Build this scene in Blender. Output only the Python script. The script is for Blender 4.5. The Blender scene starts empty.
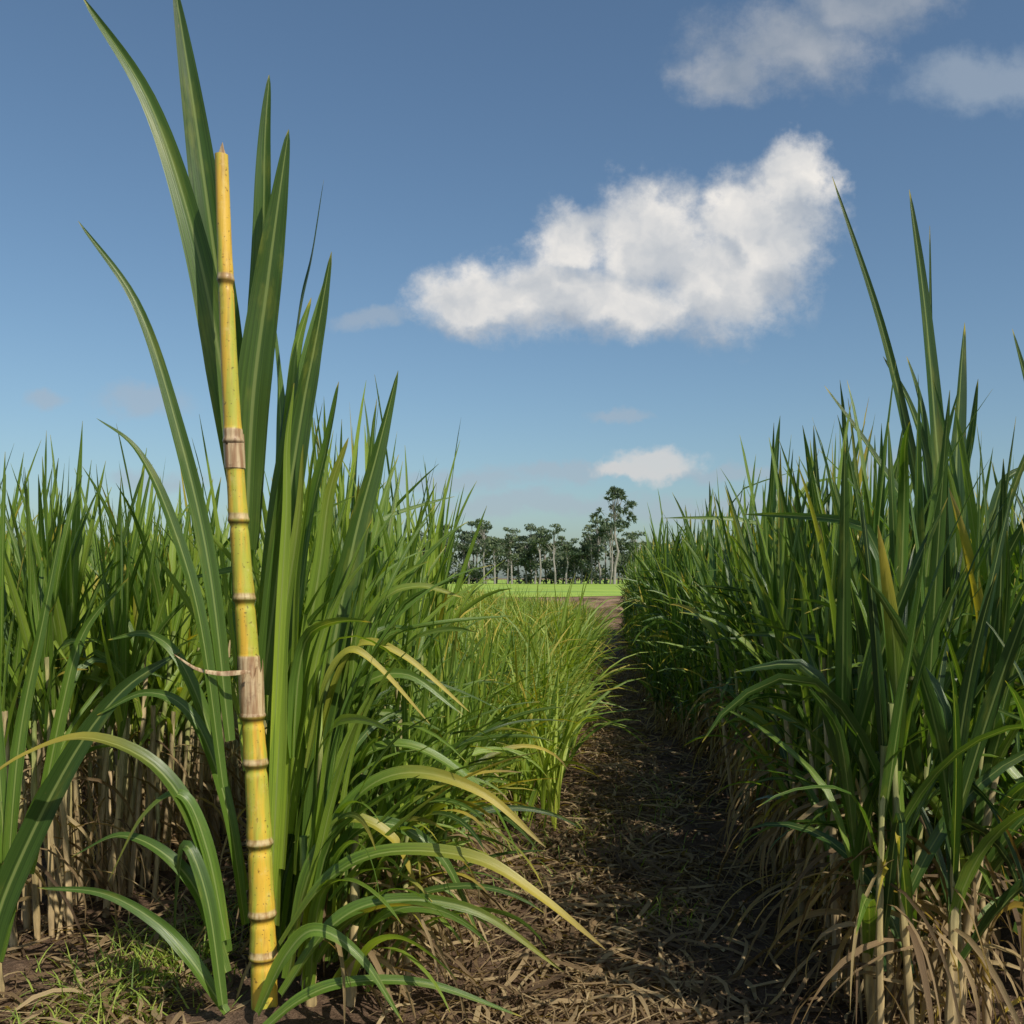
import bpy, math, random
import numpy as np
from mathutils import Vector, Matrix, noise as mnoise

R = random.Random(7)
rng = np.random.default_rng(7)
scene = bpy.context.scene
scene.view_settings.view_transform = 'Standard'
scene.view_settings.look = 'None'
scene.view_settings.exposure = 0

# ------------------------------------------------------------------ helpers
def link(o):
    scene.collection.objects.link(o); return o

def new_mat(name):
    m = bpy.data.materials.new(name); m.use_nodes = True
    nt = m.node_tree; nt.nodes.clear()
    return m, nt, nt.nodes, nt.links

class NB:
    """tiny node helper"""
    def __init__(s, nt): s.nt = nt; s.n = nt.nodes; s.l = nt.links
    def _set(s, sock, v):
        if isinstance(v, bpy.types.NodeSocket): s.l.new(v, sock)
        elif v is not None: sock.default_value = v
    def math(s, op, a, b=None, c=None, clamp=False):
        n = s.n.new('ShaderNodeMath'); n.operation = op; n.use_clamp = clamp
        s._set(n.inputs[0], a); s._set(n.inputs[1], b); s._set(n.inputs[2], c)
        return n.outputs[0]
    def vmath(s, op, a, b=None, out=0):
        n = s.n.new('ShaderNodeVectorMath'); n.operation = op
        s._set(n.inputs[0], a); s._set(n.inputs[1], b)
        return n.outputs[out]
    def mix(s, f, a, b, mode='MIX'):
        n = s.n.new('ShaderNodeMix'); n.data_type = 'RGBA'; n.blend_type = mode
        s._set(n.inputs[0], f); s._set(n.inputs[6], a); s._set(n.inputs[7], b)
        return n.outputs[2]
    def smooth(s, v, lo, hi, a=0.0, b=1.0):
        n = s.n.new('ShaderNodeMapRange'); n.interpolation_type = 'SMOOTHSTEP'
        s._set(n.inputs[0], v); n.inputs[1].default_value = lo; n.inputs[2].default_value = hi
        n.inputs[3].default_value = a; n.inputs[4].default_value = b
        return n.outputs[0]
    def noise(s, vec, scale, detail=4, rough=0.55, out=0):
        n = s.n.new('ShaderNodeTexNoise')
        if vec is not None: s.l.new(vec, n.inputs['Vector'])
        n.inputs['Scale'].default_value = scale; n.inputs['Detail'].default_value = detail
        n.inputs['Roughness'].default_value = rough
        return n.outputs[out]
    def ramp(s, v, stops):
        n = s.n.new('ShaderNodeValToRGB'); s._set(n.inputs[0], v)
        e = n.color_ramp.elements
        while len(e) < len(stops): e.new(0.5)
        for el, (p, c) in zip(e, stops): el.position = p; el.color = (*c, 1)
        return n.outputs[0]
    def comb(s, x, y, z):
        n = s.n.new('ShaderNodeCombineXYZ')
        s._set(n.inputs[0], x); s._set(n.inputs[1], y); s._set(n.inputs[2], z)
        return n.outputs[0]

# ------------------------------------------------------------------ materials
def leaf_material(name, dark, mid, light, gloss=0.4):
    m, nt, n, l = new_mat(name); h = NB(nt)
    at = n.new('ShaderNodeAttribute'); at.attribute_name = 'leafc'
    sep = n.new('ShaderNodeSeparateColor'); l.new(at.outputs['Color'], sep.inputs[0])
    rnd, dry, u, t = sep.outputs[0], sep.outputs[1], sep.outputs[2], at.outputs['Alpha']
    oi = n.new('ShaderNodeObjectInfo')
    r2 = h.math('ADD', rnd, h.math('MULTIPLY', h.math('SUBTRACT', oi.outputs['Random'], 0.5), 0.35), clamp=True)
    green = h.ramp(r2, [(0.0, dark), (0.5, mid), (1.0, light)])
    vec = h.comb(h.math('MULTIPLY', u, 20.0), h.math('MULTIPLY', t, 1.6), h.math('MULTIPLY', rnd, 57.0))
    vn = h.noise(vec, 1.0, 3, 0.6)
    green = h.mix(1.0, green, h.ramp(vn, [(0.25, (0.55, 0.57, 0.6)), (0.75, (1.4, 1.35, 1.25))]), 'MULTIPLY')
    # leaf bases paler, upper blade deeper
    green = h.mix(1.0, green, h.ramp(t, [(0.0, (1.4, 1.3, 1.1)), (0.45, (1, 1, .95)), (1.0, (.85, .86, .8))]), 'MULTIPLY')
    vec2 = h.comb(h.math('MULTIPLY', u, 1.2), h.math('MULTIPLY', t, 5.0), h.math('MULTIPLY', rnd, 91.0))
    bl = h.noise(vec2, 1.0, 4, 0.6)
    green = h.mix(h.smooth(bl, 0.53, 0.8, 0, 0.6), green, (0.26, 0.27, 0.04, 1))
    spots = h.noise(h.comb(h.math('MULTIPLY', u, 5.0), h.math('MULTIPLY', t, 50.0), h.math('MULTIPLY', rnd, 33.0)), 1.0, 3, .6)
    green = h.mix(h.smooth(spots, 0.68, 0.78, 0, 0.6), green, (0.20, 0.13, 0.05, 1))
    rib = h.smooth(h.math('ABSOLUTE', h.math('SUBTRACT', u, 0.5)), 0.03, 0.07, 0.65, 0.0)
    green = h.mix(rib, green, (0.28, 0.34, 0.11, 1))
    straw = h.ramp(h.math('FRACT', h.math('MULTIPLY', rnd, 7.3)), [(0.0, (0.09, 0.055, 0.028)), (0.5, (0.24, 0.16, 0.08)), (1.0, (0.46, 0.35, 0.19))])
    straw = h.mix(1.0, straw, h.ramp(vn, [(0.25, (0.6, 0.6, 0.6)), (0.75, (1.3, 1.3, 1.3))]), 'MULTIPLY')
    tipd = h.math('MULTIPLY', h.smooth(h.math('ADD', t, h.math('MULTIPLY', bl, 0.22)), 1.06, 1.15), 0.85)
    dd = h.math('MAXIMUM', dry, tipd)
    ylw = h.mix(h.smooth(dd, 0.05, 0.55), green, (0.42, 0.34, 0.05, 1))
    col = h.mix(h.smooth(dd, 0.5, 0.95), ylw, straw)
    p = n.new('ShaderNodeBsdfPrincipled'); l.new(col, p.inputs['Base Color'])
    rg = h.math('ADD', h.smooth(dd, 0.3, 1.0, gloss, 0.8), h.math('MULTIPLY', h.math('SUBTRACT', bl, .5), .25))
    l.new(rg, p.inputs['Roughness'])
    p.inputs['Specular IOR Level'].default_value = 0.5
    bmp = n.new('ShaderNodeBump'); bmp.inputs['Strength'].default_value = 0.4; bmp.inputs['Distance'].default_value = 0.004
    l.new(vn, bmp.inputs['Height']); l.new(bmp.outputs[0], p.inputs['Normal'])
    tr = n.new('ShaderNodeBsdfTranslucent')
    l.new(h.mix(1.0, col, (2.1, 2.1, 0.6, 1), 'MULTIPLY'), tr.inputs['Color'])
    mx = n.new('ShaderNodeMixShader'); mx.inputs[0].default_value = 0.34
    l.new(p.outputs[0], mx.inputs[1]); l.new(tr.outputs[0], mx.inputs[2])
    o = n.new('ShaderNodeOutputMaterial'); l.new(mx.outputs[0], o.inputs[0])
    return m

def stalk_material():
    m, nt, n, l = new_mat('cane_stem'); h = NB(nt)
    at = n.new('ShaderNodeAttribute'); at.attribute_name = 'leafc'
    sep = n.new('ShaderNodeSeparateColor'); l.new(at.outputs['Color'], sep.inputs[0])
    rnd, dry, u, t = sep.outputs[0], sep.outputs[1], sep.outputs[2], at.outputs['Alpha']
    c = n.new('ShaderNodeTexCoord')
    mp = n.new('ShaderNodeMapping'); l.new(c.outputs['Object'], mp.inputs[0]); mp.inputs['Scale'].default_value = (60, 60, 6)
    nz = h.noise(mp.outputs[0], 1.0, 4)
    grn = h.ramp(t, [(0.0, (0.34, 0.24, 0.12)), (0.4, (0.42, 0.33, 0.13)), (0.75, (0.24, 0.32, 0.08)), (1.0, (0.16, 0.28, 0.05))])
    col = h.mix(dry, grn, (0.50, 0.37, 0.21, 1))
    col = h.mix(1.0, col, h.ramp(nz, [(0.3, (0.4, 0.4, 0.4)), (0.7, (1.3, 1.3, 1.3))]), 'MULTIPLY')
    p = n.new('ShaderNodeBsdfPrincipled'); l.new(col, p.inputs['Base Color']); p.inputs['Roughness'].default_value = 0.6
    o = n.new('ShaderNodeOutputMaterial'); l.new(p.outputs[0], o.inputs[0])
    return m

M_LEFT = leaf_material('cane_leaf_sunlit', (0.045, 0.10, 0.018), (0.13, 0.22, 0.03), (0.28, 0.38, 0.055))  # sunlit side of the field put into brighter greens
M_RIGHT = leaf_material('cane_leaf_shaded', (0.022, 0.055, 0.015), (0.070, 0.14, 0.026), (0.18, 0.27, 0.04), 0.34)  # same leaf with shade put into the colour: darker greens for right rows
M_HERO = leaf_material('cane_leaf_hero', (0.038, 0.08, 0.018), (0.105, 0.19, 0.028), (0.26, 0.36, 0.05), 0.36)
M_YOUNG = leaf_material('young_cane_leaf', (0.09, 0.17, 0.022), (0.20, 0.30, 0.035), (0.36, 0.44, 0.07), 0.5)
M_STEM = stalk_material()

# ------------------------------------------------------------------ mesh builder
class B:
    def __init__(s): s.V = []; s.F = []; s.A = []; s.M = []; s.n = 0
    def grid(s, P, A, mat):
        r, c = P.shape[:2]
        s.V.append(P.reshape(-1, 3)); s.A.append(A.reshape(-1, 4))
        i = np.arange(r - 1)[:, None] * c + np.arange(c - 1)[None, :] + s.n
        f = np.stack([i, i + 1, i + c + 1, i + c], -1).reshape(-1, 4)
        s.F.append(f); s.M.append(np.full(len(f), mat)); s.n += r * c
    def mesh(s, name, mats, smooth=True):
        V = np.concatenate(s.V); F = np.concatenate(s.F); A = np.concatenate(s.A); M = np.concatenate(s.M)
        me = bpy.data.meshes.new(name)
        me.vertices.add(len(V)); me.vertices.foreach_set('co', V.astype(np.float32).ravel())
        me.loops.add(len(F) * 4); me.loops.foreach_set('vertex_index', F.astype(np.int32).ravel())
        me.polygons.add(len(F)); me.polygons.foreach_set('loop_start', (np.arange(len(F)) * 4).astype(np.int32))
        me.polygons.foreach_set('loop_total', np.full(len(F), 4, np.int32))
        me.polygons.foreach_set('material_index', M.astype(np.int32))
        me.polygons.foreach_set('use_smooth', np.full(len(F), smooth, bool))
        for m in mats: me.materials.append(m)
        at = me.attributes.new('leafc', 'FLOAT_COLOR', 'POINT'); at.data.foreach_set('color', A.astype(np.float32).ravel())
        me.update(calc_edges=True); me.validate()
        return me

def blade(b, P, W, S, fold=0.18, rnd=0.5, dry=0.0, cols=3, mat=0, ripple=0.06, drygrad=0.0):
    n = len(P); t = np.linspace(0, 1, n)
    T = np.gradient(P, axis=0); T /= np.linalg.norm(T, axis=1, keepdims=True) + 1e-9
    S = S - T * (S * T).sum(1, keepdims=True); S /= np.linalg.norm(S, axis=1, keepdims=True) + 1e-9
    N = np.cross(T, S)
    u = np.linspace(-1, 1, cols)
    ph, ph2 = R.random() * 6.3, R.random() * 6.3; fr = 14 + R.random() * 14
    rp = np.stack([np.sin(t * fr + ph), np.sin(t * fr * 0.9 + ph2)], 1) * ripple
    e = np.abs(u)[None, :] * fold + np.where(u[None, :] < 0, rp[:, :1], rp[:, 1:]) * (np.abs(u)[None, :] ** 2)
    G = P[:, None, :] + S[:, None, :] * (W[:, None] * 0.5 * u[None, :])[..., None] + N[:, None, :] * (W[:, None] * e)[..., None]
    A = np.zeros((n, cols, 4)); A[..., 0] = rnd; A[..., 1] = np.clip(dry + drygrad * t[:, None] ** 2, 0, 1)
    A[..., 2] = (u[None, :] + 1) / 2; A[..., 3] = t[:, None]
    b.grid(G, A, mat)

def wprofile(n, w, base=0.45):
    t = np.linspace(0, 1, n)
    return w * (base + (1 - base) * np.clip(t / 0.3, 0, 1) ** 0.8) * np.clip(1 - t, 0, 1) ** 0.62 * 1.12 + 0.0015

def auto_leaf(b, p0, az, L, w, th0, th1, pw=1.6, n=11, rnd=0.5, dry=0.0, kink=0.0, twist=0.5, cols=3, mat=0, drygrad=0.0):
    t = np.linspace(0, 1, n)
    th = th0 + (th1 - th0) * t ** pw
    if kink > 0:
        k = R.uniform(0.45, 0.75); th = th + kink / (1 + np.exp(-(t - k) * 28))
    a = az + R.uniform(-0.5, 0.5) * t ** 1.5
    d = np.stack([np.sin(th) * np.cos(a), np.sin(th) * np.sin(a), np.cos(th)], 1) * (L / (n - 1))
    P = np.array(p0)[None, :] + np.concatenate([np.zeros((1, 3)), np.cumsum(d[1:], 0)])
    P[:, 2] = np.maximum(P[:, 2], 0.015)
    side = np.stack([-np.sin(a), np.cos(a), np.zeros(n)], 1)
    T = d / np.linalg.norm(d, axis=1, keepdims=True); N = np.cross(T, side)
    tw = R.uniform(-twist, twist) + R.uniform(-twist, twist) * t * 2
    S = side * np.cos(tw)[:, None] + N * np.sin(tw)[:, None]
    blade(b, P, wprofile(n, w), S, rnd=rnd, dry=dry, cols=cols, mat=mat, drygrad=drygrad)

def tube(b, P, rad, rnd=0.5, dry=0.0, k=7, mat=1):
    n = len(P); a = np.linspace(0, 2 * np.pi, k + 1)
    ring = np.stack([np.cos(a), np.sin(a), np.zeros(k + 1)], 1)
    G = P[:, None, :] + ring[None] * rad[:, None, None]
    A = np.zeros((n, k + 1, 4)); A[..., 0] = rnd; A[..., 1] = dry
    A[..., 2] = np.linspace(0, 1, k + 1)[None]; A[..., 3] = np.linspace(0, 1, n)[:, None]
    b.grid(G, A, mat)

def stem(b, p0, p1, r=0.014, rnd=0.5, dry=0.0):
    n = 22; t = np.linspace(0, 1, n)
    p0 = np.array(p0); p1 = np.array(p1)
    P = p0 + (p1 - p0) * t[:, None]; P[:, 0] += 0.02 * np.sin(t * 3 + rnd * 9)
    rad = r * (1 - 0.35 * t) * (1 + 0.22 * (np.arange(n) % 3 == 0))
    tube(b, P, rad, rnd, dry)

def tall_clump(bias, wide, stalks=8, zmin=.34, ndry=7, extra=0, nl=11, droop=1.0):
    b = B()
    for s in range(stalks):
        a = R.random() * 6.283; r = 0.27 * math.sqrt(R.random())
        x, y = r * math.cos(a), r * math.sin(a)
        top = R.uniform(0.95, 1.3)
        lx, ly = x * 1.35 + R.uniform(-.08, .08), y * 1.35 + R.uniform(-.08, .08)
        rs = R.random()
        stem(b, (x, y, -0.06), (lx, ly, top), R.uniform(0.011, 0.018), rs, R.uniform(0, 0.9))
        def at(z): f = z / top; return (x + (lx - x) * f, y + (ly - y) * f, z)
        for i in range(nl):
            f = i / (nl - 1); z = zmin + (top - zmin) * f ** 0.8
            az = s * 2.1 + i * 2.6 + R.uniform(-0.6, 0.6)
            L = R.uniform(0.68, 1.05) * (0.8 + 0.28 * f) * (1.18 if R.random() < .08 else 1)
            th0 = R.uniform(0.05, 0.38) * (1.45 - f); th1 = th0 + droop * (R.uniform(0.05, 1.0) * (1.9 - 1.65 * f) + (0.5 if f < 0.5 else 0))
            kink = R.uniform(0.5, 1.5) if R.random() < 0.2 * (1.3 - f) * droop else 0
            dg = R.uniform(0.4, 0.9) if R.random() < 0.10 else 0
            auto_leaf(b, at(z), az, L, wide * R.uniform(0.5, 1.2), th0, th1, R.uniform(1.3, 2.2), rnd=min(1, max(0, R.gauss(bias + 0.05 * f, 0.28))), kink=kink, twist=0.8, drygrad=dg)
        for i in range(ndry):   # hanging dead leaves
            z = R.uniform(0.12, 0.8); az = R.random() * 6.283
            auto_leaf(b, at(min(z, top)), az, R.uniform(0.3, 0.75), wide * R.uniform(0.2, 0.5), R.uniform(0.4, 1.2), R.uniform(2.7, 3.3), R.uniform(0.35, 0.7), n=8, rnd=R.random(), dry=R.uniform(0.85, 1), twist=1.4)
    for s in range(extra):      # old leafless canes at the stool
        a = R.random() * 6.283; r = 0.32 * math.sqrt(R.random()); x, y = r * math.cos(a), r * math.sin(a)
        stem(b, (x, y, -.06), (x + R.uniform(-.12, .12), y + R.uniform(-.12, .12), R.uniform(.5, 1.05)), R.uniform(.009, .016), R.random(), R.uniform(.5, 1))
    return b

def young_clump():
    b = B()
    for s in range(18):
        a = R.random() * 6.283; r = 0.34 * math.sqrt(R.random()); x, y = r * math.cos(a), r * math.sin(a)
        for i in range(6):
            az = R.random() * 6.283
            auto_leaf(b, (x, y, R.uniform(0, 0.3)), az, R.uniform(0.55, 1.05), R.uniform(0.010, 0.030), R.uniform(0.02, 0.38), R.uniform(0.3, 1.8), R.uniform(1.4, 2.4), n=9, rnd=min(1, max(0, R.gauss(0.5, 0.3))), twist=0.9, kink=R.uniform(.5, 1.2) if R.random() < .12 else 0, drygrad=R.choice([0, 0, 0, 0, 0, .6]))
    return b

def make_coll(name, fn, mats, k):
    c = bpy.data.collections.new(name)
    for i in range(k):
        me = fn().mesh(f'{name}_{i}', mats)
        c.objects.link(bpy.data.objects.new(f'{name}_{i:02d}', me))
    return c

C_LEFT = make_coll('cane_clump_bright', lambda: tall_clump(0.5, 0.048, stalks=10, zmin=.74, extra=12, ndry=5, nl=9, droop=.55), [M_LEFT, M_STEM], 9)
C_MID = make_coll('cane_clump_arching', lambda: tall_clump(0.6, 0.045, zmin=.3, ndry=9, droop=1.05), [M_LEFT, M_STEM], 6)
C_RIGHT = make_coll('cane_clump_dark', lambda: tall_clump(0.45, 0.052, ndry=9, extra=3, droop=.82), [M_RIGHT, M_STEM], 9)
C_YOUNG = make_coll('young_cane_clump', young_clump, [M_YOUNG, M_STEM], 6)

def scatter(name, pts, rots, scl, idx, coll):
    me = bpy.data.meshes.new(name)
    me.from_pydata([tuple(p) for p in pts], [], [])
    a = me.attributes.new('rot', 'FLOAT_VECTOR', 'POINT'); a.data.foreach_set('vector', np.array(rots, np.float32).ravel())
    a = me.attributes.new('scl', 'FLOAT_VECTOR', 'POINT'); a.data.foreach_set('vector', np.array(scl, np.float32).ravel())
    a = me.attributes.new('idx', 'INT', 'POINT'); a.data.foreach_set('value', np.array(idx, np.int32))
    ob = link(bpy.data.objects.new(name, me))
    ng = bpy.data.node_groups.new(name, 'GeometryNodeTree')
    ng.interface.new_socket('Geometry', in_out='INPUT', socket_type='NodeSocketGeometry')
    ng.interface.new_socket('Geometry', in_out='OUTPUT', socket_type='NodeSocketGeometry')
    n, l = ng.nodes, ng.links
    gi, go = n.new('NodeGroupInput'), n.new('NodeGroupOutput')
    ci = n.new('GeometryNodeCollectionInfo'); ci.inputs['Collection'].default_value = coll
    ci.inputs['Separate Children'].default_value = True; ci.inputs['Reset Children'].default_value = True
    ip = n.new('GeometryNodeInstanceOnPoints')
    def na(nm, ty):
        q = n.new('GeometryNodeInputNamedAttribute'); q.data_type = ty; q.inputs['Name'].default_value = nm
        return q.outputs['Attribute']
    e = n.new('FunctionNodeEulerToRotation')
    l.new(na('rot', 'FLOAT_VECTOR'), e.inputs[0])
    l.new(gi.outputs[0], ip.inputs['Points']); l.new(ci.outputs[0], ip.inputs['Instance'])
    ip.inputs['Pick Instance'].default_value = True
    l.new(na('idx', 'INT'), ip.inputs['Instance Index'])
    l.new(e.outputs[0], ip.inputs['Rotation']); l.new(na('scl', 'FLOAT_VECTOR'), ip.inputs['Scale'])
    l.new(ip.outputs[0], go.inputs[0])
    md = ob.modifiers.new('scatter', 'NODES'); md.node_group = ng
    return ob

def row(name, x, y0, y1, step, coll, k, hmin, hmax, jx=0.08, tilt=0.06, endtaper=0.0, wid=1.0):
    pts, rots, scl, idx = [], [], [], []
    y = y0
    while y < y1:
        s = R.uniform(hmin, hmax)
        s *= 1 + 0.06 * math.sin(y * 0.9 + x * 3)
        if endtaper: s *= 1 - endtaper * max(0, (y - y0) / (y1 - y0))
        pts.append((x + R.uniform(-jx, jx), y + R.uniform(-.08, .08), 0.0))
        rots.append((R.uniform(-tilt, tilt), R.uniform(-tilt, tilt), R.random() * 6.283))
        sx = R.uniform(0.9, 1.1) * wid
        scl.append((sx * s, sx * s, s)); idx.append(R.randrange(k))
        y += step * R.uniform(0.8, 1.2) * (1 + max(0, y - 15) * 0.012)
    return scatter(name, pts, rots, scl, idx, coll)

# right-hand field
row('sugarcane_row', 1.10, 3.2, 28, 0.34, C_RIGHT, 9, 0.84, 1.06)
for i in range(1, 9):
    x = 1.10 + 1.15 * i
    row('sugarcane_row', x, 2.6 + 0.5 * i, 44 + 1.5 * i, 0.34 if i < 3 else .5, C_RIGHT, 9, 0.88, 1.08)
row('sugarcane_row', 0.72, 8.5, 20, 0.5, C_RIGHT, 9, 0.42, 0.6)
# left-hand field (tall cane ends along a diagonal block edge, young cane beyond)
row('sugarcane_row', -1.2, 4.15, 5.7, 0.32, C_LEFT, 9, .90, 1.04, wid=.9)
row('sugarcane_row', -.80, 3.95, 7.2, 0.3, C_MID, 6, .56, .68, endtaper=.1)
row('sugarcane_row', -.58, 6.6, 13.5, 0.45, C_MID, 6, .44, .54, endtaper=.12)
for i in range(1, 11):
    x = -1.12 - 1.2 * i
    row('sugarcane_row', x, 4.1 if i == 1 else 3.6 + 0.9 * i, (abs(x) - .65) / 0.155, 0.34 if i < 3 else .5, C_LEFT, 9, 0.82, 1.0)
for i, (x, y0) in enumerate([(-0.55, 6.0), (-0.98, 6.4), (-1.5, 7.6), (-2.1, 10.5), (-2.9, 15), (-3.7, 20)]):
    row('young_sugarcane_row', x, y0, 21 + i * 1.6, 0.36 if i == 0 else .32, C_YOUNG, 6, 0.95, 1.25, endtaper=.15 if i < 3 else .08)

# ------------------------------------------------------------------ featured cane plant (left)
def spline(pts, n):
    p = np.array(pts, float); p = np.vstack([2 * p[0] - p[1], p, 2 * p[-1] - p[-2]])
    m = len(p) - 3; out = []
    for s in np.linspace(0, m - 1e-6, n):
        i = int(s); f = s - i; a, b_, c, d = p[i:i + 4]
        out.append(0.5 * ((2 * b_) + (-a + c) * f + (2 * a - 5 * b_ + 4 * c - d) * f * f + (-a + 3 * b_ - 3 * c + d) * f ** 3))
    return np.array(out)

def path_leaf(b, pts, y, w, rnd=0.4, face=0.0, dry=0.0, drygrad=0.0, base=0.5, yb=0.0):
    n = 30
    P3 = [(p[0], y + yb * (i / (len(pts) - 1)), p[1]) for i, p in enumerate(pts)]
    P = spline(P3, n)
    T = np.gradient(P, axis=0); T /= np.linalg.norm(T, axis=1, keepdims=True)
    S = np.cross(T, np.array([0, 1.0, 0])[None]); S /= np.linalg.norm(S, axis=1, keepdims=True)
    N = np.cross(T, S); tw = face + np.linspace(0, R.uniform(-0.7, 0.7), n) + .12 * np.sin(np.linspace(0, R.uniform(4, 9), n) + R.random() * 6)
    S = S * np.cos(tw)[:, None] + N * np.sin(tw)[:, None]
    blade(b, P, wprofile(n, w, base), S, fold=0.20, rnd=rnd, dry=dry, cols=5, ripple=0.05, drygrad=drygrad)

hero = link(bpy.data.objects.new('sugarcane_plant', None)); hero.location = (-1.15, 3.4, 0)
def child(name, me, par):
    o = link(bpy.data.objects.new(name, me)); o.parent = par
    o.matrix_parent_inverse = Matrix.Translation(-Vector(par.location))
    return o

b = B()
L = [  # (profile x,z), y, width, rnd, face
 ([(-1.235,1.60),(-1.30,2.10),(-1.40,2.65),(-1.555,3.14),(-1.78,3.50)], 3.50, .115, .42, .5),
 ([(-1.25,1.75),(-1.32,2.30),(-1.387,2.85),(-1.431,3.22),(-1.48,3.58)], 3.56, .135, .25, .3),
 ([(-1.22,1.7),(-1.21,2.25),(-1.19,2.75),(-1.185,3.05),(-1.170,3.28)], 3.52, .09, .35, -.3),
 ([(-1.23,1.6),(-1.20,2.10),(-1.14,2.52),(-1.10,2.76),(-1.055,3.02)], 3.46, .125, .28, .45),
 ([(-1.20,1.5),(-1.15,2.00),(-1.10,2.45),(-1.06,2.69),(-1.025,2.98)], 3.60, .055, .1, -.8),
 ([(-1.17,1.3),(-1.12,1.75),(-1.06,2.12),(-1.02,2.36),(-.968,2.62)], 3.47, .09, .55, .2),
 ([(-1.16,1.1),(-1.09,1.60),(-1.015,2.06),(-.96,2.32),(-.905,2.60)], 3.42, .095, .25, .4),
 ([(-1.25,.95),(-1.32,1.55),(-1.43,2.03),(-1.56,2.42),(-1.754,2.70)], 3.36, .06, .35, .8),
 ([(-1.26,.8),(-1.33,1.36),(-1.42,1.70),(-1.52,1.92),(-1.640,2.02)], 3.33, .05, .35, .8),
 ([(-1.03,.5),(-.96,1.15),(-.88,1.62),(-.80,1.95),(-.73,2.25)], 3.5, .115, .28, .3),
 ([(-1.15,.9),(-1.09,1.35),(-1.03,1.75),(-.97,2.0),(-.93,2.2)], 3.6, .075, .6, -.5),
 ([(-1.10,.6),(-1.03,1.2),(-.97,1.55),(-.93,1.8),(-.86,1.98)], 3.5, .07, .85, .8),
 ([(-1.18,.9),(-1.16,1.4),(-1.13,1.8),(-1.12,2.1),(-1.07,2.35)], 3.65, .09, .6, -.2),
 ([(-1.2,1.0),(-1.22,1.5),(-1.2,1.9),(-1.21,2.2),(-1.24,2.5)], 3.7, .08, .5, .6),
 ([(-1.13,.4),(-1.1,.9),(-1.08,1.3),(-1.02,1.7),(-1.0,1.95)], 3.42, .06, .9, .3),
 ([(-1.12,.3),(-1.12,.9),(-1.10,1.4),(-1.08,1.8),(-1.07,2.2)], 3.44, .065, .9, -.3),
 ([(-1.17,1.0),(-1.14,1.6),(-1.10,2.0),(-1.08,2.3),(-1.03,2.5)], 3.5, .07, .8, .1),
 ([(-1.12,.8),(-1.09,1.3),(-1.06,1.7),(-1.05,1.95),(-1.02,2.15)], 3.4, .04, 1, .5),
 ([(-1.09,.5),(-1.05,1.1),(-1.03,1.5),(-.99,1.85),(-.95,2.1)], 3.42, .045, .95, -.4),
 ([(-1.248,.25),(-1.32,.62),(-1.46,.87),(-1.68,.975),(-1.88,.92),(-2.05,.80)], 3.32, .07, .35, 1.0),
 ([(-1.231,.2),(-1.33,.45),(-1.45,.58),(-1.607,.636),(-1.78,.56)], 3.28, .055, .4, .8),
 ([(-1.22,.08),(-1.34,.25),(-1.46,.37),(-1.64,.46),(-1.86,.475)], 3.25, .05, .45, .9),
 ([(-1.24,.3),(-1.30,.6),(-1.38,.78),(-1.5,.72),(-1.62,.5)], 3.3, .05, .6, .7),
 ([(-1.22,.12),(-1.28,.45),(-1.36,.62),(-1.40,.45),(-1.42,.2)], 3.22, .05, .35, .5),
 ([(-1.23,.3),(-1.30,.72),(-1.42,1.02),(-1.58,1.10),(-1.76,1.02)], 3.45, .05, .5, .9),
 ([(-1.25,.4),(-1.36,.9),(-1.48,1.2),(-1.6,1.3),(-1.75,1.28)], 3.5, .05, .6, .9),
 ([(-1.06,.28),(-.9,.50),(-.70,.60),(-.41,.585),(-.2,.47),(.02,.30)], 3.30, .07, .6, -1.0),
 ([(-1.03,.4),(-.86,.72),(-.66,.84),(-.40,.78),(-.18,.60)], 3.42, .065, .65, -.9),
 ([(-1.03,.15),(-.88,.36),(-.70,.44),(-.41,.40),(-.12,.19)], 3.22, .06, .55, -.9),
 ([(-1.09,.05),(-.95,.16),(-.8,.21),(-.55,.20),(-.25,.09)], 3.15, .05, .6, -.8),
 ([(-1.03,.3),(-.95,.65),(-.85,.86),(-.66,.90),(-.42,.74),(-.28,.5)], 3.5, .07, .72, -1.0),
 ([(-1.03,.4),(-.96,.85),(-.86,1.1),(-.68,1.16),(-.48,1.02)], 3.55, .065, .7, -.9),
 ([(-1.03,.6),(-.93,1.1),(-.80,1.40),(-.66,1.47),(-.50,1.43)], 3.6, .055, .8, -.9),
 ([(-1.05,.15),(-.98,.5),(-.86,.68),(-.70,.62),(-.60,.4)], 3.35, .07, .6, -.6),
 ([(-1.02,.2),(-.9,.55),(-.75,.66),(-.55,.55),(-.42,.28)], 3.4, .065, .5, -.8),
 ([(-1.1,.1),(-1.0,.3),(-.9,.38),(-.76,.3),(-.62,.1)], 3.2, .055, .7, -.6),
]
for pts, y, w, rnd, face in L:
    path_leaf(b, pts, y, w, rnd, face, drygrad=R.choice([0, 0, 0, 0, .3, .8]) if pts[-1][1] < 2 else 0, yb=R.uniform(-.12, .12))
path_leaf(b, [(-1.0,.85),(-.92,1.15),(-.83,1.27),(-.68,1.22),(-.46,1.03)], 3.5, .045, .9, -.9, dry=.25, drygrad=.35)
path_leaf(b, [(-1.0,.85),(-.94,1.12),(-.86,1.25),(-.76,1.20),(-.58,1.0)], 3.4, .04, .9, -.7, dry=.2, drygrad=.5)
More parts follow.
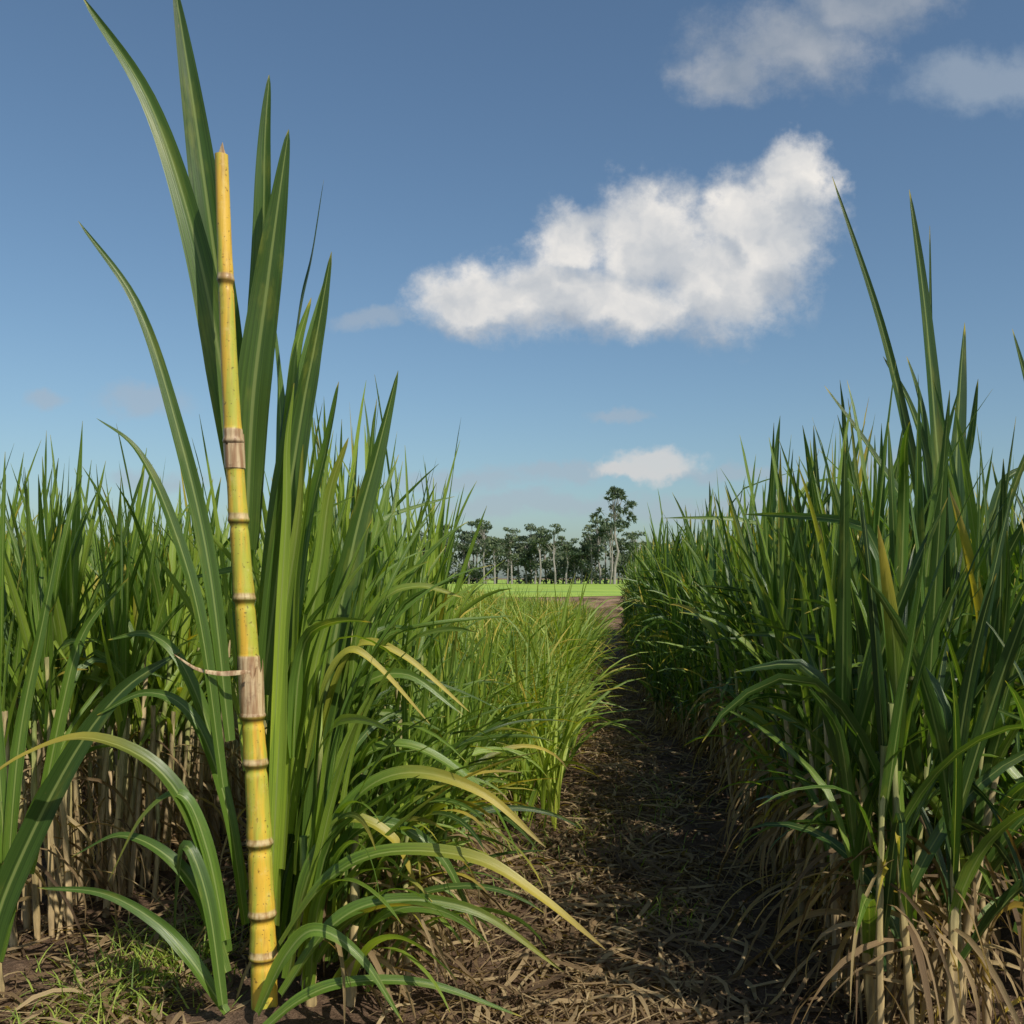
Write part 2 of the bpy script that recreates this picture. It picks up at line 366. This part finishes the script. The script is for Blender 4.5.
for i in range(130):   # upright blades of the stool
    yy = R.uniform(3.38, 3.95); x0 = R.uniform(-1.2 if yy > 3.5 else -1.06, -.86); z0 = R.uniform(.05, .95)
    auto_leaf(b, (x0, yy, z0), R.uniform(-1.2, 1.2), R.uniform(.65, 1.15), R.uniform(.022, .06), R.uniform(.02, .28), R.uniform(.2, 1.5), R.uniform(1.4, 2.4), n=16, rnd=min(1, max(0, R.gauss(.62, .3))), twist=.9, cols=5, kink=R.uniform(.5, 1.4) if R.random() < .25 else 0)
for i in range(75):    # arching skirts leaning over the path
    x0 = R.uniform(-1.0, -.72); z0 = R.uniform(.05, .6); yy = R.uniform(3.3, 4.3)
    auto_leaf(b, (x0, yy, z0), R.uniform(-1.1, .5), R.uniform(.5, .95), R.uniform(.022, .05), R.uniform(.15, .7), R.uniform(1.4, 2.5), R.uniform(1.0, 1.7), n=16, rnd=min(1, max(0, R.gauss(.6, .3))), twist=.7, cols=3, drygrad=R.choice([0, 0, 0, .4, .9]))
for i in range(110):
    yy = R.uniform(3.3, 4.3); x0 = R.uniform(-1.2 if yy > 3.7 else -1.0, -.66)
    auto_leaf(b, (x0, yy, R.uniform(.1, .5)), R.uniform(0, 6.28) if yy > 3.7 else R.uniform(-1.3, 1.3), R.uniform(.3, .65), R.uniform(.010, .024), R.uniform(.3, 1), R.uniform(2.6, 3.2), .7, n=10, rnd=R.random(), dry=R.uniform(.85, 1), twist=1.2)
for i in range(24):
    x0 = R.uniform(-1.08, -.70); yy = R.uniform(3.42, 4.1)
    stem(b, (x0, yy, -.05), (x0 + R.uniform(-.06, .08), yy, R.uniform(.5, 1.4)), R.uniform(.010, .02), R.random(), R.uniform(0, .7))
child('leaves', b.mesh('leaves', [M_HERO, M_STEM]), hero)

# yellow cane stalk
m, nt, n, l = new_mat('yellow_cane_rind'); h = NB(nt)
at = n.new('ShaderNodeAttribute'); at.attribute_name = 'leafc'
sep = n.new('ShaderNodeSeparateColor'); l.new(at.outputs['Color'], sep.inputs[0])
tc = n.new('ShaderNodeTexCoord')
mp = n.new('ShaderNodeMapping'); l.new(tc.outputs['Object'], mp.inputs[0]); mp.inputs['Scale'].default_value = (70, 70, 5)
mp2 = n.new('ShaderNodeMapping'); l.new(tc.outputs['Object'], mp2.inputs[0]); mp2.inputs['Scale'].default_value = (26, 26, 2.2)
nz = h.noise(mp.outputs[0], 1.0, 5)
nz2 = h.noise(mp2.outputs[0], 1.0, 3)
nz3 = h.noise(tc.outputs['Object'], 90.0, 3)
nz4 = h.noise(tc.outputs['Object'], 22.0, 5, .7)
rind = h.mix(h.smooth(nz2, 0.42, 0.6), (0.64, 0.40, 0.045, 1), (0.38, 0.39, 0.05, 1))
rind = h.mix(h.smooth(nz, 0.5, 0.75, 0, .65), rind, (0.36, 0.19, 0.035, 1))
rind = h.mix(h.smooth(nz4, 0.55, 0.75, 0, .4), rind, (0.66, 0.54, 0.22, 1))
rind = h.mix(h.smooth(nz3, 0.62, 0.7, 0, .75), rind, (0.10, 0.05, 0.02, 1))
tan = h.mix(h.smooth(nz, 0.4, 0.62), (0.54, 0.41, 0.24, 1), (0.28, 0.16, 0.08, 1))
tan = h.mix(h.smooth(nz4, 0.5, 0.7, 0, .6), tan, (0.16, 0.09, 0.05, 1))
col = h.mix(sep.outputs[0], rind, tan)
col = h.mix(sep.outputs[1], col, (0.035, 0.02, 0.01, 1))
p = n.new('ShaderNodeBsdfPrincipled'); l.new(col, p.inputs['Base Color']); l.new(h.smooth(nz4, .3, .7, .28, .55), p.inputs['Roughness'])
bm = n.new('ShaderNodeBump'); bm.inputs['Strength'].default_value = .4; bm.inputs['Distance'].default_value = .004
l.new(nz, bm.inputs['Height']); l.new(bm.outputs[0], p.inputs['Normal'])
o = n.new('ShaderNodeOutputMaterial'); l.new(p.outputs[0], o.inputs[0])
M_RIND = m

PY = 3.36
b = B(); nn = 420; t = np.linspace(0, 1, nn); z = -0.05 + t * 2.97
def px_(t): return -1.130 - 0.145 * t + 0.007 * np.sin(t * 7)
x = px_(t); y = PY + 0.02 * np.sin(t * 5)
rad = 0.044 * (1 - t) + 0.0215 * t
nodes = [0.22, 0.36, 0.60, 0.87, 1.03, 1.43, 1.695, 1.96, 2.50]
A = np.zeros((nn, 4)); r = rad.copy()
for zn in nodes:
    d = z - zn
    r += rad * (0.15 * np.exp(-(d / 0.010) ** 2) - 0.10 * np.exp(-((d + 0.022) / 0.012) ** 2) + 0.06 * np.exp(-((d - .03) / .03) ** 2))
    A[:, 1] = np.maximum(A[:, 1], 0.9 * np.exp(-((d + 0.008) / 0.008) ** 2))
    A[:, 0] = np.maximum(A[:, 0], 0.8 * ((d > 0) & (d < 0.022)))
for z0, z1 in [(1.87, 2.0), (1.03, 1.24)]:
    k = (z > z0) & (z < z1); A[k, 0] = 1; r[k] *= 1.06
k = 25; a = np.linspace(0, 2 * np.pi, k)
P = np.stack([x, y, z], 1)
G = P[:, None, :] + np.stack([np.cos(a), np.sin(a), 0 * a], 1)[None] * r[:, None, None]
b.grid(G, np.repeat(A[:, None, :], k, 1), 0)
cap = np.stack([G[-1], np.repeat(P[-1:], k, 0) + [0, 0, .004]]); AA = np.zeros((2, k, 4)); AA[..., 0] = .6
b.grid(cap, AA, 0)
tx0 = P[-1]
blade(b, spline([tx0 + [0, -.004, -.01], tx0 + [.002, -.004, .015], tx0 + [.006, -.006, .04]], 6), np.array([.03, .028, .022, .014, .008, .001]), np.tile([1., 0, 0], (6, 1)), rnd=1.0, cols=3)
# clasping dry sheaths with ragged upper edge
for (zb, h_) in [(1.03, .20), (1.87, .12)]:
    f = (zb + .05) / 2.97; cx = px_(f); cy = PY + .02 * math.sin(f * 5); rr = (.044 * (1 - f) + .0215 * f) * 1.13
    aa = np.linspace(-3.4, .6, 22); top = h_ * (0.8 + .2 * np.sin(aa * 5 + zb) * np.cos(aa * 3.3))
    rows_ = []
    for q in (0, .35, .7, 1):
        rows_.append(np.stack([cx - .048 * top * q + rr * (1 + .04 * q) * np.cos(aa), cy + rr * (1 + .04 * q) * np.sin(aa), zb + top * q], 1))
    GG = np.stack(rows_); AA = np.zeros((4, 22, 4)); AA[..., 0] = 1; b.grid(GG, AA, 0)
blade(b, spline([(-1.16, PY - .055, 1.19), (-1.22, PY - .06, 1.185), (-1.27, PY - .06, 1.185), (-1.34, PY - .06, 1.20), (-1.42, PY - .04, 1.245)], 14), wprofile(14, .018), np.tile([0, .3, 1.], (14, 1)), rnd=1.0, cols=3)
child('cane_stalk', b.mesh('cane_stalk', [M_RIND]), hero)

# ------------------------------------------------------------------ tall plant on the right
hero2 = link(bpy.data.objects.new('sugarcane_plant', None)); hero2.location = (1.4, 4.0, 0)
b = B()
LR = [
 ([(1.40,.9),(1.367,1.25),(1.266,1.894),(1.126,2.497),(.925,3.10)], 4.0, .06, .1, .5),
 ([(1.42,.9),(1.387,1.41),(1.327,2.015),(1.278,2.54),(1.21,3.02)], 3.95, .095, .1, .3),
 ([(1.42,1.0),(1.399,1.41),(1.375,2.015),(1.367,2.417),(1.367,2.96)], 4.05, .03, .2, .3),
 ([(1.43,1.0),(1.407,1.41),(1.407,1.894),(1.427,2.216),(1.455,2.52)], 3.9, .11, .05, .2),
 ([(1.41,.8),(1.387,1.25),(1.246,1.73),(1.085,2.015),(.905,2.276)], 3.95, .06, .2, .6),
 ([(1.43,.6),(1.407,1.01),(1.206,1.573),(1.005,1.854),(.864,2.015)], 3.9, .06, .3, .7),
 ([(1.44,.8),(1.447,1.33),(1.548,1.73),(1.62,1.90),(1.78,1.96)], 3.9, .06, .1, -.6),
 ([(1.44,.9),(1.40,1.5),(1.35,1.95),(1.33,2.2),(1.27,2.42)], 4.1, .075, .2, .5),
 ([(1.44,.9),(1.43,1.5),(1.46,1.85),(1.50,2.05),(1.52,2.3)], 4.1, .07, .2, -.5),
 ([(1.42,.9),(1.38,1.5),(1.33,1.95),(1.26,2.2),(1.15,2.4)], 4.05, .06, .1, .6),
 ([(1.9,.7),(1.86,1.41),(1.75,2.015),(1.62,2.48)], 4.0, .075, .1, .4),
 ([(1.46,.4),(1.36,.8),(1.2,1.02),(.98,1.05),(.78,.92)], 3.8, .06, .3, 1.0),
 ([(1.46,.3),(1.34,.62),(1.15,.76),(.93,.70),(.75,.5)], 3.75, .05, .35, .9),
 ([(1.47,.5),(1.58,.85),(1.7,.95),(1.86,.85),(1.98,.62)], 3.75, .06, .4, -1.),
 ([(1.47,.25),(1.56,.5),(1.66,.55),(1.78,.4),(1.85,.15)], 3.5, .06, .3, -.7),
 ([(1.47,.3),(1.38,.52),(1.28,.5),(1.15,.3),(1.08,.08)], 3.5, .05, .3, .7),
 ([(1.45,.5),(1.35,1.0),(1.2,1.3),(1.0,1.42),(.8,1.36)], 3.9, .05, .3, .9),
 ([(1.45,.5),(1.5,.95),(1.6,1.2),(1.75,1.28),(1.9,1.2)], 3.85, .05, .3, -.9),
]
for pts, y, w, rnd, face in LR:
    path_leaf(b, pts, y, w, rnd, face, drygrad=R.choice([0, 0, .3]) if pts[-1][1] < 2 else .12, yb=R.uniform(-.1, .1))
stem(b, (1.47, 4.0, -.05), (1.40, 4.0, 1.45), .026, .5, 0)
stem(b, (1.9, 4.0, -.05), (1.9, 4.0, .9), .022, .5, 0)
for i in range(80):
    auto_leaf(b, (1.35 + R.uniform(-.5, .25), 3.75 + R.uniform(-.5, .5), R.uniform(.15, .7)), R.uniform(2, 5), R.uniform(.35, .75), R.uniform(.010, .026), R.uniform(.3, .9), R.uniform(2.6, 3.2), .6, n=12, rnd=R.random(), dry=R.uniform(.85, 1), twist=1.2)
for i in range(110):
    auto_leaf(b, (1.35 + R.uniform(-.35, .3), 3.7 + R.uniform(-.4, .6), R.uniform(.2, .95)), R.uniform(2, 5.5), R.uniform(.5, .95), R.uniform(.022, .052), R.uniform(.1, .6), R.uniform(.8, 2.5), 1.5, n=12, rnd=min(1, max(0, R.gauss(.4, .28))), twist=.9)
child('leaves', b.mesh('leaves', [M_RIGHT, M_STEM]), hero2)

# cane plant at the left edge with a broad bent leaf
hero3 = link(bpy.data.objects.new('sugarcane_plant', None)); hero3.location = (-2.1, 3.5, 0)
b = B()
for pts, y, w, rnd, face in [
 ([(-2.12,.1),(-2.06,.4),(-1.86,.84),(-1.68,1.10),(-1.48,1.24)], 3.42, .10, .02, .5),
 ([(-2.12,.15),(-2.03,.6),(-1.9,.85),(-1.72,.9),(-1.55,.78)], 3.5, .06, .2, .8),
 ([(-2.15,.3),(-2.12,.9),(-2.05,1.35),(-2.0,1.7)], 3.6, .05, .3, .4),
 ([(-2.14,.3),(-2.2,.9),(-2.26,1.35),(-2.36,1.8)], 3.6, .05, .3, .4),
 ([(-2.12,.4),(-2.02,1.0),(-1.95,1.3),(-1.8,1.5)], 3.7, .05, .4, .7)]:
    path_leaf(b, pts, y, w, rnd, face, yb=.1)
stem(b, (-2.12, 3.5, -.05), (-2.14, 3.55, .7), .022, .3, .2)
child('leaves', b.mesh('leaves', [M_HERO, M_STEM]), hero3)

# ------------------------------------------------------------------ ground
def nonuni(a, b_, step, far, g=1.22):
    c = list(np.arange(a, b_ + 1e-6, step)); s = step; lo, hi = a, b_; L1, L2 = [], []
    while hi < far: s *= g; hi += s; L2.append(hi)
    s = step
    while lo > -far: s *= g; lo -= s; L1.append(lo)
    return np.array(L1[::-1] + c + L2)
xs = nonuni(-4.0, 3.0, 0.03, 3000); ys = nonuni(2.0, 12.0, 0.03, 3000)
ys = ys[ys > -60]
V = []
for yy in ys:
    for xx in xs:
        z = 0.0
        if -18 < xx < 16 and -5 < yy < 60:
            q = Vector((xx, yy, 0))
            z = 0.035 * mnoise.noise(q * 1.3) + 0.028 * mnoise.noise(q * 5) + 0.026 * abs(mnoise.noise(q * 14)) + 0.014 * mnoise.noise(q * 31)
            if xx > .1: z += 0.05 * (0.5 - 0.5 * math.cos((xx - .1) / 1.15 * 2 * math.pi))
            elif xx < -.5: z += 0.06 * (0.5 - 0.5 * math.cos((xx + .52) / 1.2 * 2 * math.pi))
            z -= 0.02
        V.append((xx, yy, z))
nx, ny = len(xs), len(ys)
F = [(j * nx + i, j * nx + i + 1, (j + 1) * nx + i + 1, (j + 1) * nx + i) for j in range(ny - 1) for i in range(nx - 1)]
me = bpy.data.meshes.new('ground'); me.from_pydata(V, [], F); me.polygons.foreach_set('use_smooth', [True] * len(F))
m, nt, n, l = new_mat('soil'); h = NB(nt)
tc = n.new('ShaderNodeTexCoord'); ob = tc.outputs['Object']
n1 = h.noise(ob, 2.2, 6, .65); n2 = h.noise(ob, 26, 5, .7); n3 = h.noise(ob, 140, 3, .6)
col = h.ramp(h.math('ADD', h.math('MULTIPLY', n1, .5), h.math('MULTIPLY', n2, .5)), [(.32, (.045, .028, .018)), (.5, (.11, .07, .045)), (.68, (.22, .15, .10))])
col = h.mix(1, col, h.ramp(n3, [(.3, (.6, .6, .6)), (.7, (1.35, 1.35, 1.35))]), 'MULTIPLY')
sp = n.new('ShaderNodeSeparateXYZ'); l.new(ob, sp.inputs[0])
mpf = n.new('ShaderNodeMapping'); l.new(ob, mpf.inputs[0]); mpf.inputs['Scale'].default_value = (.5, .12, 1)
farc = h.mix(h.smooth(h.noise(mpf.outputs[0], 1.0, 6, .65), .35, .65), (.11, .06, .038, 1), (.30, .20, .125, 1))
col = h.mix(h.smooth(sp.outputs[1], 26, 33), col, farc)
p = n.new('ShaderNodeBsdfPrincipled'); l.new(col, p.inputs['Base Color']); p.inputs['Roughness'].default_value = .95
p.inputs['Specular IOR Level'].default_value = .15
bm = n.new('ShaderNodeBump'); bm.inputs['Strength'].default_value = .9; bm.inputs['Distance'].default_value = .025
l.new(h.math('ADD', n2, h.math('MULTIPLY', n3, .5)), bm.inputs['Height']); l.new(bm.outputs[0], p.inputs['Normal'])
o = n.new('ShaderNodeOutputMaterial'); l.new(p.outputs[0], o.inputs[0])
me.materials.append(m); link(bpy.data.objects.new('ground', me))

# bright green field beyond
me = bpy.data.meshes.new('green_field')
fx = np.linspace(-700, 700, 240); K = len(fx)
edge = [(x_, 80 + 4 * math.sin(x_ * .11) + 3 * math.sin(x_ * .31) - min(0, x_ + 5) * .05 + R.uniform(-2, 2)) for x_ in fx]
V = [(x_, y_, .03) for x_, y_ in edge] + [(x_, 900, .03) for x_ in fx]
me.from_pydata(V, [], [(i, i + 1, K + 1 + i, K + i) for i in range(K - 1)])
m, nt, n, l = new_mat('crop_green'); h = NB(nt)
tc = n.new('ShaderNodeTexCoord'); mp = n.new('ShaderNodeMapping'); l.new(tc.outputs['Object'], mp.inputs[0]); mp.inputs['Scale'].default_value = (.05, .08, 1)
nz = h.noise(mp.outputs[0], 1.0, 6, .7)
col = h.ramp(nz, [(.3, (.12, .21, .025)), (.5, (.24, .36, .035)), (.7, (.38, .46, .06))])
p = n.new('ShaderNodeBsdfPrincipled'); l.new(col, p.inputs['Base Color']); p.inputs['Roughness'].default_value = .9
o = n.new('ShaderNodeOutputMaterial'); l.new(p.outputs[0], o.inputs[0])
me.materials.append(m); link(bpy.data.objects.new('green_field', me))

# ------------------------------------------------------------------ straw litter and grass
M_STRAW = leaf_material('straw', (.1, .1, .1), (.1, .1, .1), (.1, .1, .1), .8)
b = B()
for i in range(14000):
    if R.random() < .8: x0 = R.gauss(.22, .45); y0 = 2.4 + 14 * R.random() ** 1.5
    else: x0 = R.uniform(-2.4, -1.2); y0 = 2.6 + 5 * R.random() ** 1.3
    Ln = R.uniform(.06, .42); a = R.gauss(1.57, .9); z0 = R.uniform(-.005, .05)
    t = np.linspace(-.5, .5, 5); c = R.uniform(-.5, .5)
    aa = a + c * t * 2
    P = np.stack([x0 + Ln * t * np.cos(aa), y0 + Ln * t * np.sin(aa), z0 + .03 * R.random() * np.cos(t * 3) + R.uniform(-.06, .06) * t], 1)
    S = np.tile([-math.sin(a), math.cos(a), R.uniform(-.6, .6)], (5, 1))
    blade(b, P, np.array([.5, .9, 1, .8, .2]) * R.choice([.004, .006, .009, .014, .02]), S, rnd=R.random(), dry=1.0, cols=2, fold=0)
link(bpy.data.objects.new('straw_litter', b.mesh('straw_litter', [M_STRAW])))

b = B()
for cx, cy, sx, sy, k in [(-1.66, 3.75, .16, .35, 900), (.28, 4.3, .14, .12, 80), (.05, 5.6, .25, .5, 90), (-.45, 5.5, .2, .6, 150), (.45, 6.5, .15, .6, 80)]:
    for i in range(k):
        auto_leaf(b, (R.gauss(cx, sx), R.gauss(cy, sy), 0), R.random() * 6.28, R.uniform(.05, .17), R.uniform(.003, .006), R.uniform(.1, .7), R.uniform(.6, 1.7), n=5, rnd=R.random(), twist=.5)
link(bpy.data.objects.new('grass', b.mesh('grass', [M_YOUNG])))

# ------------------------------------------------------------------ trees
def tree_mats():
    m, nt, n, l = new_mat('tree_foliage_hazed'); h = NB(nt)
    at = n.new('ShaderNodeAttribute'); at.attribute_name = 'leafc'
    sep = n.new('ShaderNodeSeparateColor'); l.new(at.outputs['Color'], sep.inputs[0])
    col = h.ramp(sep.outputs[0], [(0, (.075, .11, .075)), (.6, (.13, .175, .10)), (1, (.22, .25, .13))])  # distance haze put into the colour: lighter, greyer greens
    p = n.new('ShaderNodeBsdfPrincipled'); l.new(col, p.inputs['Base Color']); p.inputs['Roughness'].default_value = .8
    p.inputs['Specular IOR Level'].default_value = .2
    tr = n.new('ShaderNodeBsdfTranslucent'); l.new(col, tr.inputs[0])
    mx = n.new('ShaderNodeMixShader'); mx.inputs[0].default_value = .35
    l.new(p.outputs[0], mx.inputs[1]); l.new(tr.outputs[0], mx.inputs[2])
    o = n.new('ShaderNodeOutputMaterial'); l.new(mx.outputs[0], o.inputs[0])
    m2, nt, n, l = new_mat('tree_bark'); h = NB(nt)
    tc = n.new('ShaderNodeTexCoord')
    p = n.new('ShaderNodeBsdfPrincipled'); l.new(h.mix(h.noise(tc.outputs['Object'], 2, 4), (.16, .14, .13, 1), (.36, .33, .30, 1)), p.inputs['Base Color']); p.inputs['Roughness'].default_value = .9
    o = n.new('ShaderNodeOutputMaterial'); l.new(p.outputs[0], o.inputs[0])
    return m, m2
MT, MB = tree_mats()

def leafblob(b, c, r, k, s):
    d = rng.normal(size=(k, 3)); d /= np.linalg.norm(d, axis=1, keepdims=True)
    d *= rng.random((k, 1)) ** .4
    C = np.array(c) + d * np.array(r)
    e1 = rng.normal(size=(k, 3)); e1 /= np.linalg.norm(e1, axis=1, keepdims=True)
    e2 = np.cross(e1, rng.normal(size=(k, 3))); e2 /= np.linalg.norm(e2, axis=1, keepdims=True)
    sz = s * rng.uniform(.5, 1.2, (k, 1))
    for i in range(k):
        G = np.array([[C[i] - e1[i] * sz[i], C[i] + e2[i] * sz[i] * .5], [C[i] - e2[i] * sz[i] * .5, C[i] + e1[i] * sz[i]]])
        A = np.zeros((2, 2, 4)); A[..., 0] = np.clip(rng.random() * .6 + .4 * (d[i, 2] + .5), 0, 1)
        b.grid(G, A, 0)
def limb(b, p0, p1, r0, r1, k=6):
    P = np.linspace(p0, p1, 5); P[1:4] += rng.normal(size=(3, 3)) * .02 * np.linalg.norm(np.array(p1) - np.array(p0))
    tube(b, P, np.linspace(r0, r1, 5), k=k, mat=1)

def tree(b, x, y, H, style):
    R_ = R.uniform
    base = np.array([x, y, 0.])
    lean = R_(-.5, .5)
    limb(b, base, base + [lean, 0, H * .8], .26, .13)
    nl = R.randint(7, 11)
    for i in range(nl):
        f = R_(.66, 1) if style else R_(.3, 1)
        a = R.random() * 6.28; rr = R_(.2, 1) * H * (.22 if style else .17) * (1.35 - .6 * f)
        c = base + np.array([lean + rr * math.cos(a), rr * math.sin(a), H * f - .6])
        limb(b, base + [lean * .6, 0, H * f * .7], c, .09, .04, 4)
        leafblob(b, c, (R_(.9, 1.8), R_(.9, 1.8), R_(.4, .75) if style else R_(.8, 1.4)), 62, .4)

b = B()
def ridge(x):
    return 14.6 + 1.6 * math.sin(x * .16) + 1.2 * math.sin(x * .41 + 1) - max(0, x - 3) * .42 - (max(0, -x - 70)) * .05
x = -75.0
while x < 60:
    tree(b, x, 248 + R.uniform(-8, 14), max(5, ridge(x) * R.uniform(.62, 1.12)), R.random() < .65)
    x += R.uniform(.9, 1.6)
for i in range(520):
    x = R.uniform(-75, 60); c = (x, 250 + R.uniform(-3, 8), R.uniform(.8, max(3.5, ridge(x) * .62)))
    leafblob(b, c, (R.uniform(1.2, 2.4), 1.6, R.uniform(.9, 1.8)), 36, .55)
link(bpy.data.objects.new('distant_treeline', b.mesh('distant_treeline', [MT, MB], False)))

b = B()   # the single tall palm standing above the wood
tx, ty = 3.4, 236.0
limb(b, (tx, ty, 0), (tx + .1, ty, 15.0), .34, .22, 8)
limb(b, (tx - 1.0, ty + .6, 0), (tx - .5, ty, 14), .2, .14, 8)
for i in range(46):
    el = R.uniform(-.7, 1.5); a = R.random() * 6.28
    Rr = R.uniform(3.4, 4.9)
    c = np.array([tx + Rr * math.cos(el) * math.cos(a), ty + Rr * math.cos(el) * math.sin(a), 17.0 + Rr * 1.1 * math.sin(el)])
    o0 = np.array([tx, ty, 14.8 + R.uniform(0, 1.8)])
    limb(b, o0, c, .08, .04, 4)
    dirv = (c - o0) / np.linalg.norm(c - o0)
    for j in range(34):      # palmate frond: blades fanning from the petiole tip
        v = dirv * .9 + rng.normal(size=3) * .6; v /= np.linalg.norm(v); Ln = R.uniform(.7, 1.5)
        P = np.array([c, c + v * Ln * .6, c + v * Ln - np.array([0, 0, .25])])
        s_ = np.cross(v, rng.normal(size=3)); s_ /= np.linalg.norm(s_)
        blade(b, P, np.array([.14, .30, .06]), np.tile(s_, (3, 1)), rnd=R.random() * .8, cols=2, fold=0)
link(bpy.data.objects.new('palm_tree', b.mesh('palm_tree', [MT, MB], False)))

# ------------------------------------------------------------------ light, sky
EL, AZ = math.radians(46), math.radians(136)
sd = Vector((math.cos(EL) * math.sin(AZ), math.cos(EL) * math.cos(AZ), math.sin(EL)))
sun = bpy.data.lights.new('sun', 'SUN'); sun.energy = 5.0; sun.angle = math.radians(.5); sun.color = (1, .93, .80)
so = link(bpy.data.objects.new('sun', sun)); so.rotation_euler = sd.to_track_quat('Z', 'Y').to_euler(); so.location = (10, -8, 20)

w = bpy.data.worlds.new('World'); scene.world = w; w.use_nodes = True
nt = w.node_tree; nt.nodes.clear(); n, l = nt.nodes, nt.links; h = NB(nt)
sky = n.new('ShaderNodeTexSky'); sky.sky_type = 'NISHITA'; sky.sun_disc = False
sky.sun_elevation = EL; sky.sun_rotation = AZ; sky.air_density = 1.0; sky.dust_density = 1.3; sky.ozone_density = 2.0
tc = n.new('ShaderNodeTexCoord'); sp = n.new('ShaderNodeSeparateXYZ'); l.new(tc.outputs['Generated'], sp.inputs[0])
yy = h.math('MAXIMUM', sp.outputs[1], .02)
a_ = h.math('DIVIDE', sp.outputs[0], yy); b_ = h.math('DIVIDE', sp.outputs[2], yy)
pv = h.comb(a_, b_, 0.0)
d1 = h.vmath('SUBTRACT', h.noise(pv, 9, 5, .6, out=1), (.5, .5, .5))
d2 = h.vmath('SUBTRACT', h.noise(pv, 40, 4, .6, out=1), (.5, .5, .5))
pd = h.vmath('ADD', pv, h.vmath('ADD', h.vmath('MULTIPLY', d1, (.075, .06, 0)), h.vmath('MULTIPLY', d2, (.018, .018, 0))))
def blobs(lst, src):
    out = None
    for cx, cy, rx, ry in lst:
        v = h.vmath('MULTIPLY', h.vmath('SUBTRACT', src, (cx, cy, 0)), (1 / rx, 1 / ry, 0))
        q = h.math('SUBTRACT', 1.0, h.vmath('LENGTH', v, out=1))
        out = q if out is None else h.math('SMOOTH_MAX', out, q, .2)
    return out
main = [(-.12, .28, .09, .038), (-.05, .285, .09, .055), (.03, .275, .10, .042), (-.03, .34, .05, .045), (.05, .335, .075, .075),
        (.12, .305, .10, .075), (.175, .34, .07, .08), (.195, .40, .045, .055), (.14, .37, .05, .05)]
upper = [(.19, .535, .13, .055), (.27, .58, .10, .05), (.13, .51, .07, .04)]
low = [(.06, .112, .06, .022), (.03, .106, .05, .012)]
wisp = [(-.14, .097, .12, .014), (-.03, .104, .12, .010), (.13, .10, .10, .011), (-.46, .178, .06, .022), (-.23, .262, .05, .012), (-.55, .183, .03, .014), (.40, .50, .12, .04), (-.44, .10, .08, .016), (.02, .165, .04, .009), (-.06, .075, .2, .014), (.1, .07, .18, .014), (.3, .11, .1, .02)]
fine = h.noise(pv, 26, 8, .68); lump = h.noise(pv, 11, 4, .6)
fb = h.math('ADD', h.math('MULTIPLY', h.math('SUBTRACT', fine, .5), .95), h.math('MULTIPLY', h.math('SUBTRACT', lump, .5), .6))
m1 = h.math('ADD', blobs(main, pd), fb)
A1 = h.smooth(m1, -.08, .62)
A2 = h.smooth(h.math('ADD', blobs(upper, pd), fb), -.02, .8, 0, .75)
A3 = h.smooth(h.math('ADD', blobs(low, pd), fb), 0, .6, 0, .75)
A4 = h.smooth(h.math('ADD', blobs(wisp, pd), fb), -.05, .75, 0, .55)
# relief of the cloud billows seen by the sun from above
ra = h.noise(pd, 12, 5, .5); rb = h.noise(h.vmath('ADD', pd, (.012, .024, 0)), 12, 5, .5)
rel = h.math('ADD', .5, h.math('MULTIPLY', h.math('SUBTRACT', ra, rb), 2.6), clamp=True)
up = blobs(main, h.vmath('ADD', pd, (.0, .035, 0)))
basev = h.smooth(h.math('SUBTRACT', up, blobs(main, pd)), -.1, .5)
shade = h.math('SUBTRACT', h.math('ADD', h.math('MULTIPLY', rel, .7), .36), h.math('MULTIPLY', basev, .55), clamp=True)
ccol = h.ramp(shade, [(0, (3.6, 4.1, 4.8)), (.5, (5.5, 5.7, 5.95)), (1, (8.2, 7.9, 7.5))])
base = h.mix(1.0, sky.outputs[0], (.86, .98, 1.0, 1), 'MULTIPLY')
c = h.mix(A4, base, (3.7, 4.3, 5.0, 1))
c = h.mix(A3, c, (6.6, 6.4, 6.2, 1))
c = h.mix(A2, c, h.mix(rel, (2.6, 3.1, 3.8, 1), (4.5, 4.7, 5.0, 1)))
c = h.mix(A1, c, ccol)
bg = n.new('ShaderNodeBackground'); l.new(c, bg.inputs[0]); bg.inputs[1].default_value = .105
o = n.new('ShaderNodeOutputWorld'); l.new(bg.outputs[0], o.inputs[0])

# ------------------------------------------------------------------ camera
cam = bpy.data.cameras.new('camera'); cam.lens = 35; cam.sensor_width = 36
cam.shift_x = -88 / 1024; cam.shift_y = 66 / 1024; cam.clip_end = 6000; cam.clip_start = .05
co = link(bpy.data.objects.new('camera', cam)); co.location = (0, 0, 1.5); co.rotation_euler = (math.radians(90), 0, 0)
scene.camera = co
